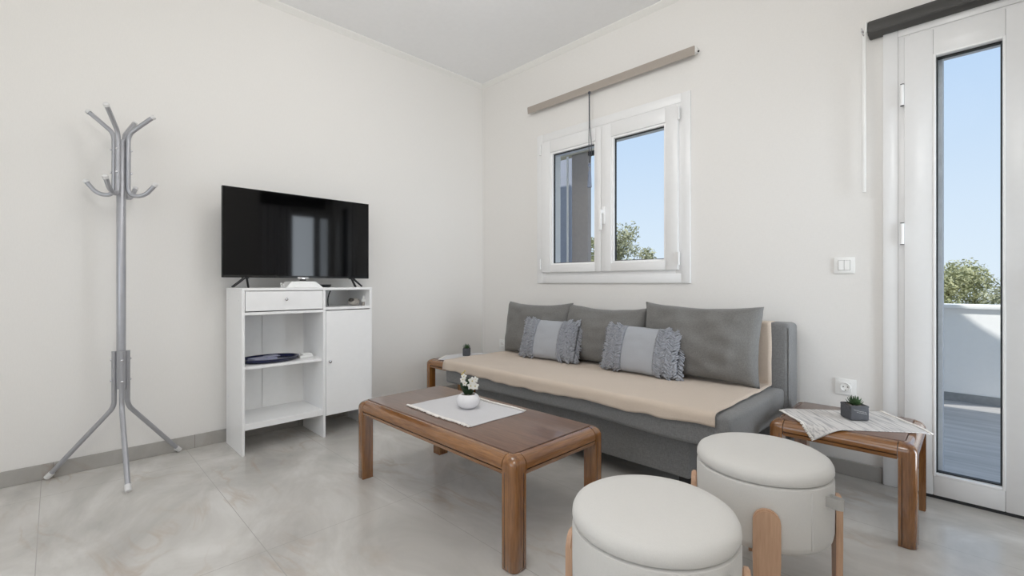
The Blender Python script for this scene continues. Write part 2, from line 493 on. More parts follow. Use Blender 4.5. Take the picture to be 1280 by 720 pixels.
# ------------------------------------------------------------------ coat rack
RX, RY = 0.192, -2.692
rack = thing('coat_rack', 'silver metal coat rack with splayed hooks, standing by the left wall', 'coat rack', (RX, RY, 0))
b = NB(); lathe(b, [(0.0195, 0.448), (0.0195, 1.752), (0.017, 1.756), (0.006, 1.758)], n=24); obj('pole', b, 'steel', rack)
for k in range(4):
    a = R(-28+90*k)
    d = Vector((math.cos(a), math.sin(a), 0)); z = Vector((0, 0, 1))
    P = lambda r, h_: d*r+z*h_
    pts = [P(0.150, 1.527), P(0.135, 1.507)] + bez(P(0.120, 1.488), P(0.098, 1.464), P(0.070, 1.464), 6) \
        + bez(P(0.058, 1.464), P(0.031, 1.468), P(0.031, 1.51), 6) + [P(0.031, 1.60), P(0.031, 1.74)] \
        + bez(P(0.031, 1.755), P(0.033, 1.785), P(0.048, 1.802), 5) + [P(0.085, 1.838), P(0.140, 1.888)]
    b = NB(); tube(b, pts, 0.0108, 12); rod = obj('hook_rod', b, 'steel', rack)
    for p0, p1 in ((P(0.146, 1.522), P(0.158, 1.538)), (P(0.136, 1.884), P(0.149, 1.896))):
        b = NB(); dd = (p1-p0)
        tube(b, [p0, p0+dd*0.7, p0+dd*0.93, p1], [0.0128, 0.0128, 0.009, 0.004], 12); obj('end_cap', b, 'foot_rubber', rod)
    for hz in (1.58, 1.70):
        b = NB(); tube(b, [d*0.012+z*hz, d*0.046+z*hz], 0.0035, 8); blob(b, d*0.045+z*hz, 0.006, 0.006, 0.006, 8); obj('bolt', b, 'chrome', rod)
for k in range(3):
    a = R(120*k)
    d = Vector((math.cos(a), math.sin(a), 0)); z = Vector((0, 0, 1))
    P = lambda r, h_: d*r+z*h_
    FR = 0.330 if k == 0 else 0.322
    pts = [P(0.031, 0.645), P(0.031, 0.40)] + bez(P(0.031, 0.385), P(0.032, 0.350), P(0.055, 0.325), 6) + [P(FR-0.012, 0.024)]
    b = NB(); tube(b, pts, 0.0115, 12); leg = obj('leg', b, 'steel', rack)
    b = NB(); tube(b, [P(FR-0.024, 0.036), P(FR-0.002, 0.013), P(FR, 0.0105)], [0.0138, 0.0138, 0.009], 12); obj('rubber_foot', b, 'foot_rubber', leg)
    for hz in (0.49, 0.60):
        b = NB(); tube(b, [d*0.012+z*hz, d*0.046+z*hz], 0.0038, 8); blob(b, d*0.044+z*hz, 0.007, 0.007, 0.007, 8); obj('bolt', b, 'chrome', leg)

# ------------------------------------------------------------------ cabinet
CX0, CX1, CY0, CY1, CH = 0.042, 0.382, -2.176, -1.364, 0.974
cab = thing('media_cabinet', 'white cabinet with drawer, open shelves and a door, under the television', 'cabinet', (CX0, CY0, 0))
cw, cd = CY1-CY0, CX1-CX0           # local: x depth, y width
th = 0.016
yd = 0.470                           # divider (local y)
def cbox(name, lo, hi, mat='white_laminate', par=cab, bev=0.0012):
    b = NB(); box(b, lo, hi, bev, 1); return obj(name, b, mat, par)
cbox('side_panel', (0, 0, 0), (cd, th, CH-th))
cbox('side_panel', (0, cw-th, 0), (cd, cw, CH-th))
cbox('divider', (0, yd, 0), (cd, yd+th, CH-th))
cbox('top_panel', (0, 0, CH-th), (cd+0.002, cw, CH))
cbox('shelf', (0.008, th, 0.146), (cd-0.003, yd, 0.182))
cbox('shelf', (0.008, th, 0.496), (cd-0.020, yd, 0.513))
cbox('rail', (0.02, th, 0.815), (cd-0.002, yd, 0.832))
cbox('shelf', (0.008, yd+th, 0.828), (cd-0.002, cw-th, 0.845))
cbox('shelf', (0.008, yd+th, 0.132), (cd-0.020, cw-th, 0.148))
b = NB(); box(b, (0.002, th, 0.146), (0.006, 0.205, 0.83)); box(b, (0.002, 0.2075, 0.146), (0.006, yd, 0.83))
box(b, (0.002, yd+th, 0.14), (0.006, cw-th, 0.955)); obj('back_panel', b, 'back_board', cab)
dr = cbox('drawer', (cd-0.016, th+0.003, 0.838), (cd+0.003, yd-0.003, CH-th-0.004))
b = NB(); box(b, (0.03, th+0.012, 0.842), (cd-0.016, th+0.024, 0.93)); box(b, (0.03, yd-0.024, 0.842), (cd-0.016, yd-0.012, 0.93))
box(b, (0.03, th+0.024, 0.842), (cd-0.016, yd-0.024, 0.848)); obj('drawer_box', b, 'back_board', dr)
def knob(par, y, z):
    b = NB(); prof = [(0.004, 0), (0.0045, 0.012), (0.009, 0.016), (0.0105, 0.021), (0.009, 0.026), (0.003, 0.028)]
    t = NB(); lathe(t, prof, n=18); merge(b, t, Matrix.Translation((cd+0.003, y, z)) @ Matrix.Rotation(PI/2, 4, 'Y'))
    obj('knob', b, 'chrome', par)
knob(dr, 0.236, 0.905)
dd_ = cbox('door', (cd-0.016, yd+th+0.002, 0.140), (cd+0.003, cw-th+0.006, 0.822))
knob(dd_, yd+th+0.020, 0.492)
for z in (0.17, 0.30, 0.66, 0.90):
    for x in (0.05, cd-0.06):
        b = NB()
        t = NB(); lathe(t, [(0.004, 0), (0.003, 0.0012)], n=10); merge(b, t, Matrix.Translation((x, 0.0, z)) @ Matrix.Rotation(PI/2, 4, 'X'))
        obj('screw_cap', b, 'alu_grey', cab)

# ------------------------------------------------------------------ television
TVX, TY0, TY1, TZ0, TZ1 = 0.215, -2.238, -1.302, CH+0.063, 1.584
tv = thing('television', 'black flat television on two splayed feet, standing on the white cabinet', 'television', (TVX, (TY0+TY1)/2, CH))
hw = (TY1-TY0)/2; z0 = TZ0-CH; z1 = TZ1-CH
b = NB(); box(b, (-0.018, -hw, z0), (-0.002, hw, z1), 0.003); box(b, (-0.05, -hw*0.75, z0+0.03), (-0.018, hw*0.75, z0+0.34), 0.012); obj('housing', b, 'tv_black', tv)
b = NB(); frame(b, -hw, hw, z0, z1, 0.005, 0, 0.004, 0.001, wb=0.014)
bmesh.ops.transform(b, matrix=Matrix(((0, -1, 0, 0.002), (1, 0, 0, 0), (0, 0, 1, 0), (0, 0, 0, 1))), verts=b.verts)
bz = obj('bezel', b, 'tv_black', tv)
b = NB(); box(b, (-0.003, -hw+0.005, z0+0.014), (-0.0005, hw-0.005, z1-0.005)); obj('screen', b, 'screen', tv)
b = NB(); box(b, (-0.004, -0.035, z0-0.010), (0.004, 0.035, z0+0.006), 0.003); obj('badge', b, 'chrome', tv)
b = NB(); box(b, (-0.01, -0.02, z0-0.017), (0.0, 0.02, z0-0.004), 0.003); obj('remote_sensor', b, 'black_plastic', tv)
for s in (-1, 1):
    y = s*0.342
    b = NB()
    box(b, (-0.022, y-0.018, z0-0.006), (0.006, y+0.018, z0+0.002), 0.002)
    tube(b, [(0.0, y-s*0.006, z0), (0.055, y, 0.004)], 0.006, 8)
    tube(b, [(-0.012, y, z0), (-0.075, y+s*0.055, 0.006)], [0.008, 0.006], 8)
    tube(b, [(0.0, y+s*0.004, z0), (0.008, y+s*0.07, 0.006)], [0.008, 0.006], 8)
    obj('foot', b, 'black_plastic', tv)

# router under the television
rt = thing('internet_router', 'white dome-shaped router box lying on the cabinet under the television', 'router', (0.26, -1.795, CH))
b = NB()
prism(b, [(-0.115, 0), (-0.112, 0.006), (-0.088, 0.036), (-0.080, 0.040), (0.060, 0.040), (0.068, 0.037), (0.108, 0.006), (0.112, 0)],
      lambda u, v, t: (t, u, v), -0.06, 0.06)
obj('housing', b, 'white_plastic', rt)
b = NB(); prism(b, [(-0.068, 0.002)] + [(0.072*math.cos(R(a))+0.004, 0.002+0.024*math.sin(R(a))) for a in range(175, 4, -12)] + [(0.076, 0.002)], lambda u, v, t: (t, u, v), 0.060, 0.0635)
obj('front_grille', b, 'back_board', rt)
b = NB(); tube(b, bez((0.02, -0.113, 0.012), (0.03, -0.15, 0.05), (0.03, -0.135, 0.004), 8), 0.0025, 8); obj('antenna_cable', b, 'white_plastic', rt)
b = NB()
for k in range(3):
    c = [(0.22+0.02*math.cos(t_/6*PI)+0.006*k, -1.635+0.045*math.sin(t_/6*PI), CH+0.005+0.006*k) for t_ in range(13)]
    tube(b, c, 0.003, 8)
tag(obj('power_cable', b, 'black_plastic'), 'small coil of dark cable beside the white router', 'cable')
b = NB(); tube(b, bez((0.30, -1.622, 0.848+0.105), (0.30, -1.648, 0.91), (0.29, -1.634, 0.849), 10), 0.004, 8)
tag(obj('hanging_cable', b, 'black_plastic'), 'black cable hanging in the small open compartment of the cabinet', 'cable')

# things in the cabinet
orn = thing('animal_ornament', 'small rounded grey stoneware ornament in the top compartment of the cabinet', 'ornament', (0.28, -1.448, 0.8455))
b = NB(); blob(b, (0, 0, 0.027), 0.030, 0.043, 0.027, 20); obj('body', b, 'stone_grey', orn)
b = NB(); blob(b, (0.012, -0.024, 0.040), 0.018, 0.020, 0.014, 14); obj('head', b, 'stone_dark', orn)
bot = thing('dropper_bottle', 'tiny white capped bottle beside the grey ornament in the cabinet', 'bottle', (0.30, -1.386, 0.8455))
b = NB(); lathe(b, [(0.009, 0), (0.010, 0.002), (0.010, 0.020), (0.006, 0.026)], n=16); obj('body', b, 'stone_grey', bot)
b = NB(); lathe(b, [(0.016, 0.026), (0.016, 0.042), (0.008, 0.046), (0.0065, 0.066), (0.003, 0.070)], n=16); obj('cap', b, 'white_plastic', bot)

ztop = 0.513
tray = thing('oval_tray', 'deep blue oval enamel tray with a raised rim on the cabinet shelf', 'tray', (0.222, -1.979, ztop+0.001))
b = NB()
def oval(b, prof, n=56):
    rings = [[b.verts.new((rx*math.cos(2*PI*k/n), ry*math.sin(2*PI*k/n), z)) for k in range(n)] for rx, ry, z in prof]
    for A, B_ in zip(rings, rings[1:]):
        for k in range(n): b.faces.new((A[k], A[(k+1) % n], B_[(k+1) % n], B_[k]))
    b.faces.new(rings[0][::-1]); b.faces.new(rings[-1])
oval(b, [(0.105, 0.150, 0), (0.115, 0.160, 0.004), (0.128, 0.172, 0.020), (0.131, 0.175, 0.024), (0.124, 0.168, 0.024), (0.110, 0.155, 0.008), (0.100, 0.145, 0.006)])
obj('dish', b, 'navy', tray)
b = NB(); box(b, (-0.05, -0.115, 0), (0.05, 0.02, 0.018), 0.002, 1); box(b, (-0.03, -0.03, 0.018), (0.03, 0.05, 0.024), 0.002, 1)
tag(obj('leaflet', b, 'leaflet', loc=(0.222, -1.975, ztop+0.0075), rot=(0, 0, 0.2)), 'pale lilac folded leaflets lying in the blue oval tray', 'leaflet')
cup = thing('soap_dish', 'small white lidded box beside the blue tray on the cabinet shelf', 'box', (0.24, -1.762, ztop+0.0005))
b = NB(); box(b, (-0.035, -0.05, 0), (0.035, 0.038, 0.016), 0.006, 3); obj('base', b, 'white_plastic', cup)
b = NB(); box(b, (-0.030, -0.030, 0.0165), (0.030, 0.032, 0.028), 0.005, 3); obj('lid', b, 'white_plastic', cup)

# ------------------------------------------------------------------ wooden tables
def wood_table(name, label, L, W, Ht, loc, lw=0.060, ap=0.066, group=None):
    """local origin at the low x / low y corner on the floor"""
    t = thing(name, label, 'table', loc, 0, group)
    rr = 0.036
    b = NB(); box(b, (0.0395, 0.0395, Ht-0.014), (L-0.0395, W-0.0395, Ht+0.004), 0.003, 2); obj('tabletop', b, 'table_top', t)
    # aprons: rounded outer top edge and a groove low on the face
    arc = [(rr*(1-math.cos(R(a))), Ht-rr+rr*math.sin(R(a))) for a in (0, 15, 30, 45, 60, 75, 90)]
    prof = [(0.004, Ht-ap), (0.001, Ht-ap+0.014), (0.004, Ht-ap+0.016), (0, Ht-ap+0.019)] + arc + [(rr, Ht-ap)]
    for name_, fn, a, c, mt in (
            ('apron', lambda u, v, s: (s, u, v), lw+0.003, L-lw-0.003, 'walnut_x'),
            ('apron', lambda u, v, s: (s, W-u, v), lw+0.003, L-lw-0.003, 'walnut_x'),
            ('apron', lambda u, v, s: (u, s, v), lw+0.003, W-lw-0.003, 'walnut_y'),
            ('apron', lambda u, v, s: (L-u, s, v), lw+0.003, W-lw-0.003, 'walnut_y')):
        b = NB(); prism(b, prof, fn, a, c); apr = obj(name_, b, mt, t, angle=50)
        b = NB(); prism(b, [(0.0012, Ht-ap+0.0150), (0.0032, Ht-ap+0.0161), (0.0012, Ht-ap+0.0174), (0.006, Ht-ap+0.0163)], fn, a, c); obj('groove_line', b, 'dark_seam', apr)
    for sx in (0, 1):
        for sy in (0, 1):
            b = NB()
            loops = []
            levels = [(0.0035, 0.0), (0, 0.004), (0, 0.15), (0, Ht-rr)] + [(rr*(1-math.cos(R(a))), Ht-rr+rr*math.sin(R(a))+0.001) for a in (12, 25, 38, 50, 62, 74, 84, 90)]
            for ins, z in levels:
                cr = 0.026
                e = lw-ins     # outer extent, measured from the inner corner
                ring = [(0, 0), (e-cr if e > cr else 0.002, 0)]
                x_ = max(e, cr+0.002)
                ring = [(0, 0), (x_*0.5, 0), (x_, 0), (x_, x_-cr)]
                ring += [(x_-cr+cr*math.cos(R(q)), x_-cr+cr*math.sin(R(q))) for q in (15, 30, 45, 60, 75)]
                ring += [(x_-cr, x_), (0, x_), (0, x_*0.5)]
                vs = []
                for u, v in ring:
                    X = (lw-u) if sx == 0 else (L-lw+u)
                    Y = (lw-v) if sy == 0 else (W-lw+v)
                    vs.append(b.verts.new((X, Y, z)))
                loops.append(vs)
            n = len(loops[0])
            for A, B_ in zip(loops, loops[1:]):
                for k in range(n): b.faces.new((A[k], A[(k+1) % n], B_[(k+1) % n], B_[k]))
            b.faces.new(loops[0][::-1]); b.faces.new(loops[-1])
            lg = obj('leg', b, 'walnut_z', t, angle=50)
            # thin dark inlaid lines down both outer faces
            b = NB()
            X0 = 0.0 if sx == 0 else L; Y0 = 0.0 if sy == 0 else W
            ex = 0.0004
            gx = lw*0.80 if sx == 0 else L-lw*0.80
            gy = lw*0.80 if sy == 0 else W-lw*0.80
            box(b, (gx-0.0012, min(Y0-ex, Y0+ex), 0.01), (gx+0.0012, max(Y0-ex, Y0+ex), Ht-ap+0.010))
            box(b, (min(X0-ex, X0+ex), gy-0.0012, 0.01), (max(X0-ex, X0+ex), gy+0.0012, Ht-ap+0.010))
            obj('inlay_line', b, 'dark_seam', lg)
    return t
wood_table('coffee_table', 'long low brown wooden coffee table with rounded corners in front of the sofa', 1.15, 0.54, 0.398, (1.103, -1.832, 0))
stab = wood_table('side_table', 'small brown wooden side table near the glazed door, right of the sofa', 0.505, 0.485, 0.392, (2.706, -0.668, 0), 0.056, 0.062, 'wooden side tables')
wood_table('side_table', 'small brown wooden side table tucked in the corner left of the sofa', 0.474, 0.485, 0.392, (0.232, -0.815, 0), 0.056, 0.062, 'wooden side tables')

# ------------------------------------------------------------------ sofa
sofa = thing('sofa', 'grey fabric armless sofa bed against the wall below the window', 'sofa', (0, 0, 0))
SX0, SX1, SYF, SYB = 0.712, 2.655, -0.978, -0.222
def soft_box(lo, hi, bev, seg=4, sub=0.06, amp=0.004, seed=0, flare=None):
    b = NB()
    t = NB(); box(t, lo, hi, bev, seg)
    bmesh.ops.subdivide_edges(t, edges=[e for e in t.edges if e.calc_length() > sub*1.5], cuts=6, use_grid_fill=True)
    bmesh.ops.subdivide_edges(t, edges=[e for e in t.edges if e.calc_length() > sub*1.5], cuts=3, use_grid_fill=True)
    for v in t.verts:
        n = noise.noise_vector(v.co*5+Vector((seed, 0, 0)))
        v.co += n*amp
        if flare: flare(v)
    merge(b, t)
    return b
def dropside(v):
    # the padded seat thins and droops towards its right end and front
    if v.co.z < 0.36: v.co.z -= 0.008*math.sin(v.co.x*3)
obj('seat_cushion', soft_box((SX0, SYF, 0.306), (SX1, SYB+0.02, 0.447), 0.020, 4, 0.08, 0.005, 1, dropside), 'sofa', sofa, angle=60)
obj('backrest', soft_box((SX0, SYB, 0.12), (SX1+0.025, -0.05, 0.788), 0.026, 4, 0.08, 0.004, 5), 'sofa', sofa, angle=60)
obj('storage_base', soft_box((0.93, -0.885, 0.100), (2.442, -0.225, 0.330), 0.012, 3, 0.1, 0.002, 9), 'sofa', sofa, angle=60)
b = NB(); tube(b, [(SX1+0.020, SYB+0.006, 0.30), (SX1+0.020, SYB+0.006, 0.765)], 0.003, 6); obj('piping', b, 'sofa', sofa)
for x, y in ((0.98, -0.82), (2.36, -0.82), (0.98, -0.30), (2.36, -0.30)):
    b = NB(); box(b, (x, y, 0), (x+0.06, y+0.06, 0.105), 0.004); obj('leg', b, 'sofa_foot', sofa)

# throw over the seat and backrest
b = NB()
def throw_pt(u, v):
    x = 0.704+u*(2.598-0.704)
    w = noise.noise(Vector((x*2.6, 0.3, 1.7)))
    w2 = noise.noise(Vector((x*7.0, v*3, 4.1)))
    hang = 0.044+0.014*w+0.010*noise.noise(Vector((x*9, 8.1, 0)))-0.020*max(0, u-0.9)*10*0.5
    zt = 0.4565
    L = [hang, 0.03, 0.735, 0.02, 0.325, 0.07]
    s = v*sum(L)
    if s < L[0]: y, z = SYF-0.013-0.010*abs(w2)*(1-s/L[0]), zt-0.02-(L[0]-s)
    else:
        s -= L[0]
        if s < L[1]:
            a = s/L[1]*PI/2; y, z = SYF-0.012+0.020*(1-math.cos(a)), zt-0.02+0.020*math.sin(a)
        else:
            s -= L[1]
            if s < L[2]: y, z = SYF+0.008+s, zt+0.0035*abs(noise.noise(Vector((x*5, s*6, 2.2))))
            else:
                s -= L[2]
                if s < L[3]: a = s/L[3]*PI/2; y, z = SYF+0.008+L[2]+0.008*math.sin(a), zt+0.012*(1-math.cos(a))
                else:
                    s -= L[3]
                    if s < L[4]: y, z = SYB-0.011, zt+0.012+s
                    else:
                        s -= L[4]; y, z = SYB-0.011+s, 0.794
    return Vector((x+0.006*noise.noise(Vector((v*9, u*2, 0)))+(0.03*max(0, v-0.10)*(1 if u > .98 else 0))*0, y, z))
grid(b, 90, 110, throw_pt)
th_ = obj('throw_blanket', b, 'throw', angle=80)
md = th_.modifiers.new('thick', 'SOLIDIFY'); md.thickness = 0.004; md.offset = 0
tag(th_, 'beige throw blanket spread over the seat and back of the grey sofa', 'blanket')

# cushions
def cushion_mesh(W_, Hh, Tt, seed, nu=36, nv=28, power=0.45, pinch=0.05, wr=0.012, sag=0.0):
    b = NB()
    def side(sg):
        def fn(a, c):
            u, v = 2*a-1, 2*c-1
            t_ = ((1-u**2)*(1-v**2))
            t_ = max(t_, 0)**power
            x = W_/2*u*(1-pinch*(1-v*v)*abs(u))
            z = Hh/2*v*(1-pinch*(1-u*u)*abs(v))
            if v > 0: z -= sag*math.cos(u*PI/2)*v
            p = Vector((x, 0, z))
            cr = noise.noise(Vector((u*1.6+seed, v*1.6, sg)))*wr + noise.noise(Vector((u*4+seed, v*3, sg*2+3)))*wr*0.5
            edge = min(1, 3*(1-max(abs(u), abs(v))))
            p.y = sg*(Tt/2*t_+cr*edge)
            p += 0.004*noise.noise_vector(Vector((u*3, v*3, seed)))
            return p
        return fn
    grid(b, nu, nv, side(1)); grid(b, nu, nv, side(-1))
    bmesh.ops.remove_doubles(b, verts=b.verts, dist=0.0015)
    return b
GC = 'back cushions on the sofa'
for i, (cx, W_, Hh, lean, tw, by, lab, zt_) in enumerate((
        (1.015, 0.640, 0.40, -9, 1, -0.325, 'grey back cushion at the window corner end of the sofa', 0.0),
        (1.607, 0.640, 0.39, -9, -1, -0.318, 'middle one of the three large grey back cushions on the sofa', 0.0),
        (2.247, 0.680, 0.425, -8, 0, -0.330, 'grey back cushion at the sofa end nearest the glazed door', 0.0))):
    o = obj('back_cushion', cushion_mesh(W_, Hh, 0.185, i*7.3+2, sag=0.016, power=0.36, wr=0.030), 'cushion', loc=(cx, by-0.012, 0.4640+Hh/2*0.985), rot=(R(lean), R((-0.5, 0.8, 0.6)[i]), R(tw)), angle=180)
    tag(o, lab, 'cushion', GC)

def fringe_pillow(cx, cy, lean, tw, roll, lab):
    W_, Hh, Tt = 0.46, 0.285, 0.13
    root = thing('throw_pillow', lab, 'cushion', (cx, cy-0.010, 0.4645), 0, 'fringed lumbar pillows')
    root.rotation_euler = (R(lean), R(roll), R(tw))
    b = cushion_mesh(W_, Hh, Tt, cx*3, power=0.40, pinch=0.03, wr=0.004)
    bmesh.ops.translate(b, vec=(0, 0, Hh/2), verts=b.verts)
    obj('cover', b, 'pillow', root, angle=180)
    rnd = random.Random(int(cx*100))
    for sg in (-1, 1):
        b = NB()
        # yarn loops in rows covering the end third of the pillow
        def surf(u, v, side):
            t_ = max((1-min(abs(u), 1)**2)*(1-v**2), 0)**0.40
            return Vector((W_/2*u*(1-0.03*(1-v*v)*abs(u)), side*Tt/2*t_, Hh/2+Hh/2*v*(1-0.03*(1-u*u)*abs(v))))
        inner = 0.46
        rows = 9
        for row in range(rows):
            u = sg*(inner+(1.0-inner)*row/(rows-1))
            nn = 30
            for side in (-1, 1):
                if side == 1 and row < rows-1: continue
                for k in range(nn):
                    v = -1+2*(k+0.5+rnd.uniform(-.3, .3))/nn
                    p = surf(u, v*0.985, side)
                    ou = sg*rnd.uniform(0.022, 0.034)
                    droop = rnd.uniform(-0.004, 0.004)+(0.016 if (row // 2) % 2 else -0.016)
                    lift = side*rnd.uniform(0.005, 0.012)
                    p2 = p+Vector((ou*0.5, lift, droop*0.3)); p3 = p+Vector((ou, lift*0.4, droop))
                    if row == rows-1: p3 += Vector((sg*rnd.uniform(0, 0.014), rnd.uniform(-.008, .008), rnd.uniform(-.008, .004)))
                    if row == rows-1 and p3.z < 0.006: p3.z = 0.006
                    tube(b, [p, p2, p3], [0.0055, 0.0062, 0.0046], 5)
        f = obj('tassel_fringe', b, 'yarn', root, angle=180)
        f['label'] = 'blue grey yarn fringe'
    return root
fringe_pillow(1.238, -0.472, -17, 2, 0.0, 'pale blue fringed pillow nearer the corner, leaning on two grey cushions')
fringe_pillow(1.955, -0.478, -17, 1, 1.0, 'pale blue fringed pillow nearer the door, leaning on grey cushions')

# ------------------------------------------------------------------ stools
def stool(loc, lab):
    s = thing('storage_stool', lab, 'stool', loc, 0, 'round ivory storage stools')
    b = NB()
    lathe(b, [(0.165, 0.205), (0.185, 0.208), (0.195, 0.218), (0.1985, 0.235), (0.1995, 0.30), (0.1995, 0.390), (0.198, 0.400), (0.192, 0.404), (0.10, 0.404)], n=72)
    body = obj('body', b, 'linen', s)
    b = NB(); box(b, (0.1990, -0.004, 0.225), (0.2012, 0.004, 0.395), 0.001, 1)
    bmesh.ops.rotate(b, cent=(0, 0, 0), matrix=Matrix.Rotation(R(-33), 3, 'Z'), verts=b.verts)
    obj('side_seam', b, 'linen', body)
    b = NB()
    lathe(b, [(0.10, 0.4045), (0.190, 0.4055), (0.1965, 0.409), (0.1995, 0.416), (0.1985, 0.430), (0.193, 0.441), (0.180, 0.449), (0.14, 0.4565), (0.09, 0.4605), (0.04, 0.462), (0.005, 0.4625)], n=72)
    obj('lid', b, 'linen', s)
    for k in range(4):
        a = R(20+90*k)
        b = NB()
        hw_, hz = 0.036, 0.345
        prof = [(-hw_*0.86, 0.0), (hw_*0.86, 0.0), (hw_, 0.20)] + [(hw_*math.cos(R(q)), hz-hw_+hw_*math.sin(R(q))) for q in range(0, 181, 15)] + [(-hw_, 0.20)]
        prism(b, prof, lambda u, v, t: (t, u, v), 0.1985, 0.2165)
        bmesh.ops.bevel(b, geom=[e for e in b.edges if abs(e.verts[0].co.x-e.verts[1].co.x) < 1e-6], offset=0.004, segments=2, affect='EDGES')
        bmesh.ops.rotate(b, cent=(0, 0, 0), matrix=Matrix.Rotation(a, 3, 'Z'), verts=b.verts)
        obj('leg', b, 'stool_wood', s, angle=50)
    b = NB()
    path = [(0.199, -0.013, 0.0), (0.229, -0.012, 0.002), (0.239, -0.006, 0.002), (0.241, 0.0, 0.002), (0.239, 0.006, 0.002), (0.229, 0.012, 0.002), (0.199, 0.013, 0.0)]
    for (p, q) in zip(path, path[1:]):
        pass
    V = []
    for x, y, z in path:
        V.append((b.verts.new((x, y, 0.347)), b.verts.new((x, y, 0.378))))
    for A, B_ in zip(V, V[1:]): b.faces.new((A[0], B_[0], B_[1], A[1]))
    bmesh.ops.solidify(b, geom=b.faces[:], thickness=0.0035)
    bmesh.ops.rotate(b, cent=(0, 0, 0), matrix=Matrix.Rotation(R(-14), 3, 'Z'), verts=b.verts)
    obj('pull_strap', b, 'linen', s, angle=60)
    return s
st = stool((2.793, -1.884, 0), 'round ivory storage stool cut off by the bottom edge, in front of the other stool')
dup(st, (2.862, -1.280, 0), label='round ivory storage stool beside the sofa end and the side table')

# ------------------------------------------------------------------ things on the tables
TZ = 0.4035
mat_root = thing('placemat', 'white woven placemat lying on the coffee table under the flower pot', 'placemat', (1.645, -1.555, TZ), R(-0.6))
b = NB()
def matf(a, c):
    x, y = (a-0.5)*0.478, (c-0.5)*0.322
    lift = 0.004*max(0, noise.noise(Vector((a*4, c*4, 9))))
    return Vector((x, y+0.004*math.sin(a*9), 0.0016+lift))
V = grid(b, 40, 30, matf); obj('cloth', b, 'mat', mat_root, angle=180).modifiers.new('t', 'SOLIDIFY').thickness = 0.0022
rnd = random.Random(3)
for sg in (-1, 1):
    b = NB()
    for k in range(64):
        x = -0.238+0.476*(k+0.5)/64
        p = Vector((x, sg*0.161+0.004*math.sin((x/0.478+.5)*9), 0.004))
        tube(b, [p, p+Vector((rnd.uniform(-.004, .004), sg*0.006, 0.001)), p+Vector((rnd.uniform(-.005, .005), sg*rnd.uniform(.010, .017), -0.001))], [0.0036, 0.0042, 0.003], 6)
    obj('fringe', b, 'mat_fringe', mat_root, angle=180)

pot = thing('orchid_pot', 'white round ceramic pot of small white orchids on the coffee table', 'potted plant', (1.652, -1.538, TZ+0.0035))
b = NB(); lathe(b, [(0.026, 0), (0.034, 0.002), (0.050, 0.014), (0.0565, 0.030), (0.054, 0.046), (0.046, 0.059), (0.036, 0.066), (0.034, 0.064), (0.034, 0.054), (0.01, 0.054)], n=48); obj('pot', b, 'ceramic', pot)
b = NB(); rnd = random.Random(5)
for k in range(60):
    a, r_ = rnd.uniform(0, 2*PI), 0.031*math.sqrt(rnd.random())
    blob(b, (r_*math.cos(a), r_*math.sin(a), 0.057+rnd.uniform(0, .004)), 0.005, 0.005, 0.004, 6)
obj('pebbles', b, 'soil', pot)
def leaf_blade(b, base, tip, bend, w, n=8, across=None):
    base, tip, bend = Vector(base), Vector(tip), Vector(bend)
    mid = (base+tip)/2+bend
    pts = bez(base, mid, tip, n)
    ax = (tip-base).cross(Vector((0.3, 0.2, 1))) if (tip-base).cross(Vector((0.3, 0.2, 1))).length > 1e-4 else Vector((1, 0, 0))
    if across is not None: ax = Vector(across)
    ax.normalize()
    nrm = (tip-base).cross(ax).normalized()
    L_ = []
    for i, p in enumerate(pts):
        t_ = i/n
        ww = w*math.sin(PI*min(1, 0.12+0.88*t_))**0.7 if t_ < 1 else 0.0004
        L_.append([b.verts.new(p-ax*ww), b.verts.new(p+nrm*ww*0.35), b.verts.new(p+ax*ww), b.verts.new(p-nrm*0.0012)])
    for A, B_ in zip(L_, L_[1:]):
        for k in range(4): b.faces.new((A[k], A[(k+1) % 4], B_[(k+1) % 4], B_[k]))
    b.faces.new(L_[0][::-1]); b.faces.new(L_[-1])
ru = Vector((0.706, 0.708, 0)); fw = Vector((0.708, -0.706, 0)); zz = Vector((0, 0, 1))   # across the room / towards the sitting side
def rel(a, c, h_): return ru*a+fw*c+zz*h_
for (a0, a1, c1, h1, w) in ((-.006, -.034, .014, .122, .013), (.0, .006, .02, .108, .012), (.004, -.002, -.01, .142, .013), (-.004, -.022, .022, .100, .012), (.006, .024, .018, .088, .009)):
    b = NB(); leaf_blade(b, rel(a0, 0, .057), rel(a1, c1, h1), rel(-0.004 if a1 < 0 else .004, 0, .012), w, 8, ru); obj('leaf', b, 'leaf', pot)
stems = [((0, 0, .057), (-.002, .004, .12), (-.022, .004, .172)), ((0, 0, .057), (.006, .008, .11), (.032, .010, .118))]
for p0, p1, p2 in stems:
    b = NB(); tube(b, bez(rel(*p0), rel(*p1), rel(*p2), 10), 0.0014, 6); obj('stem', b, 'leaf', pot)
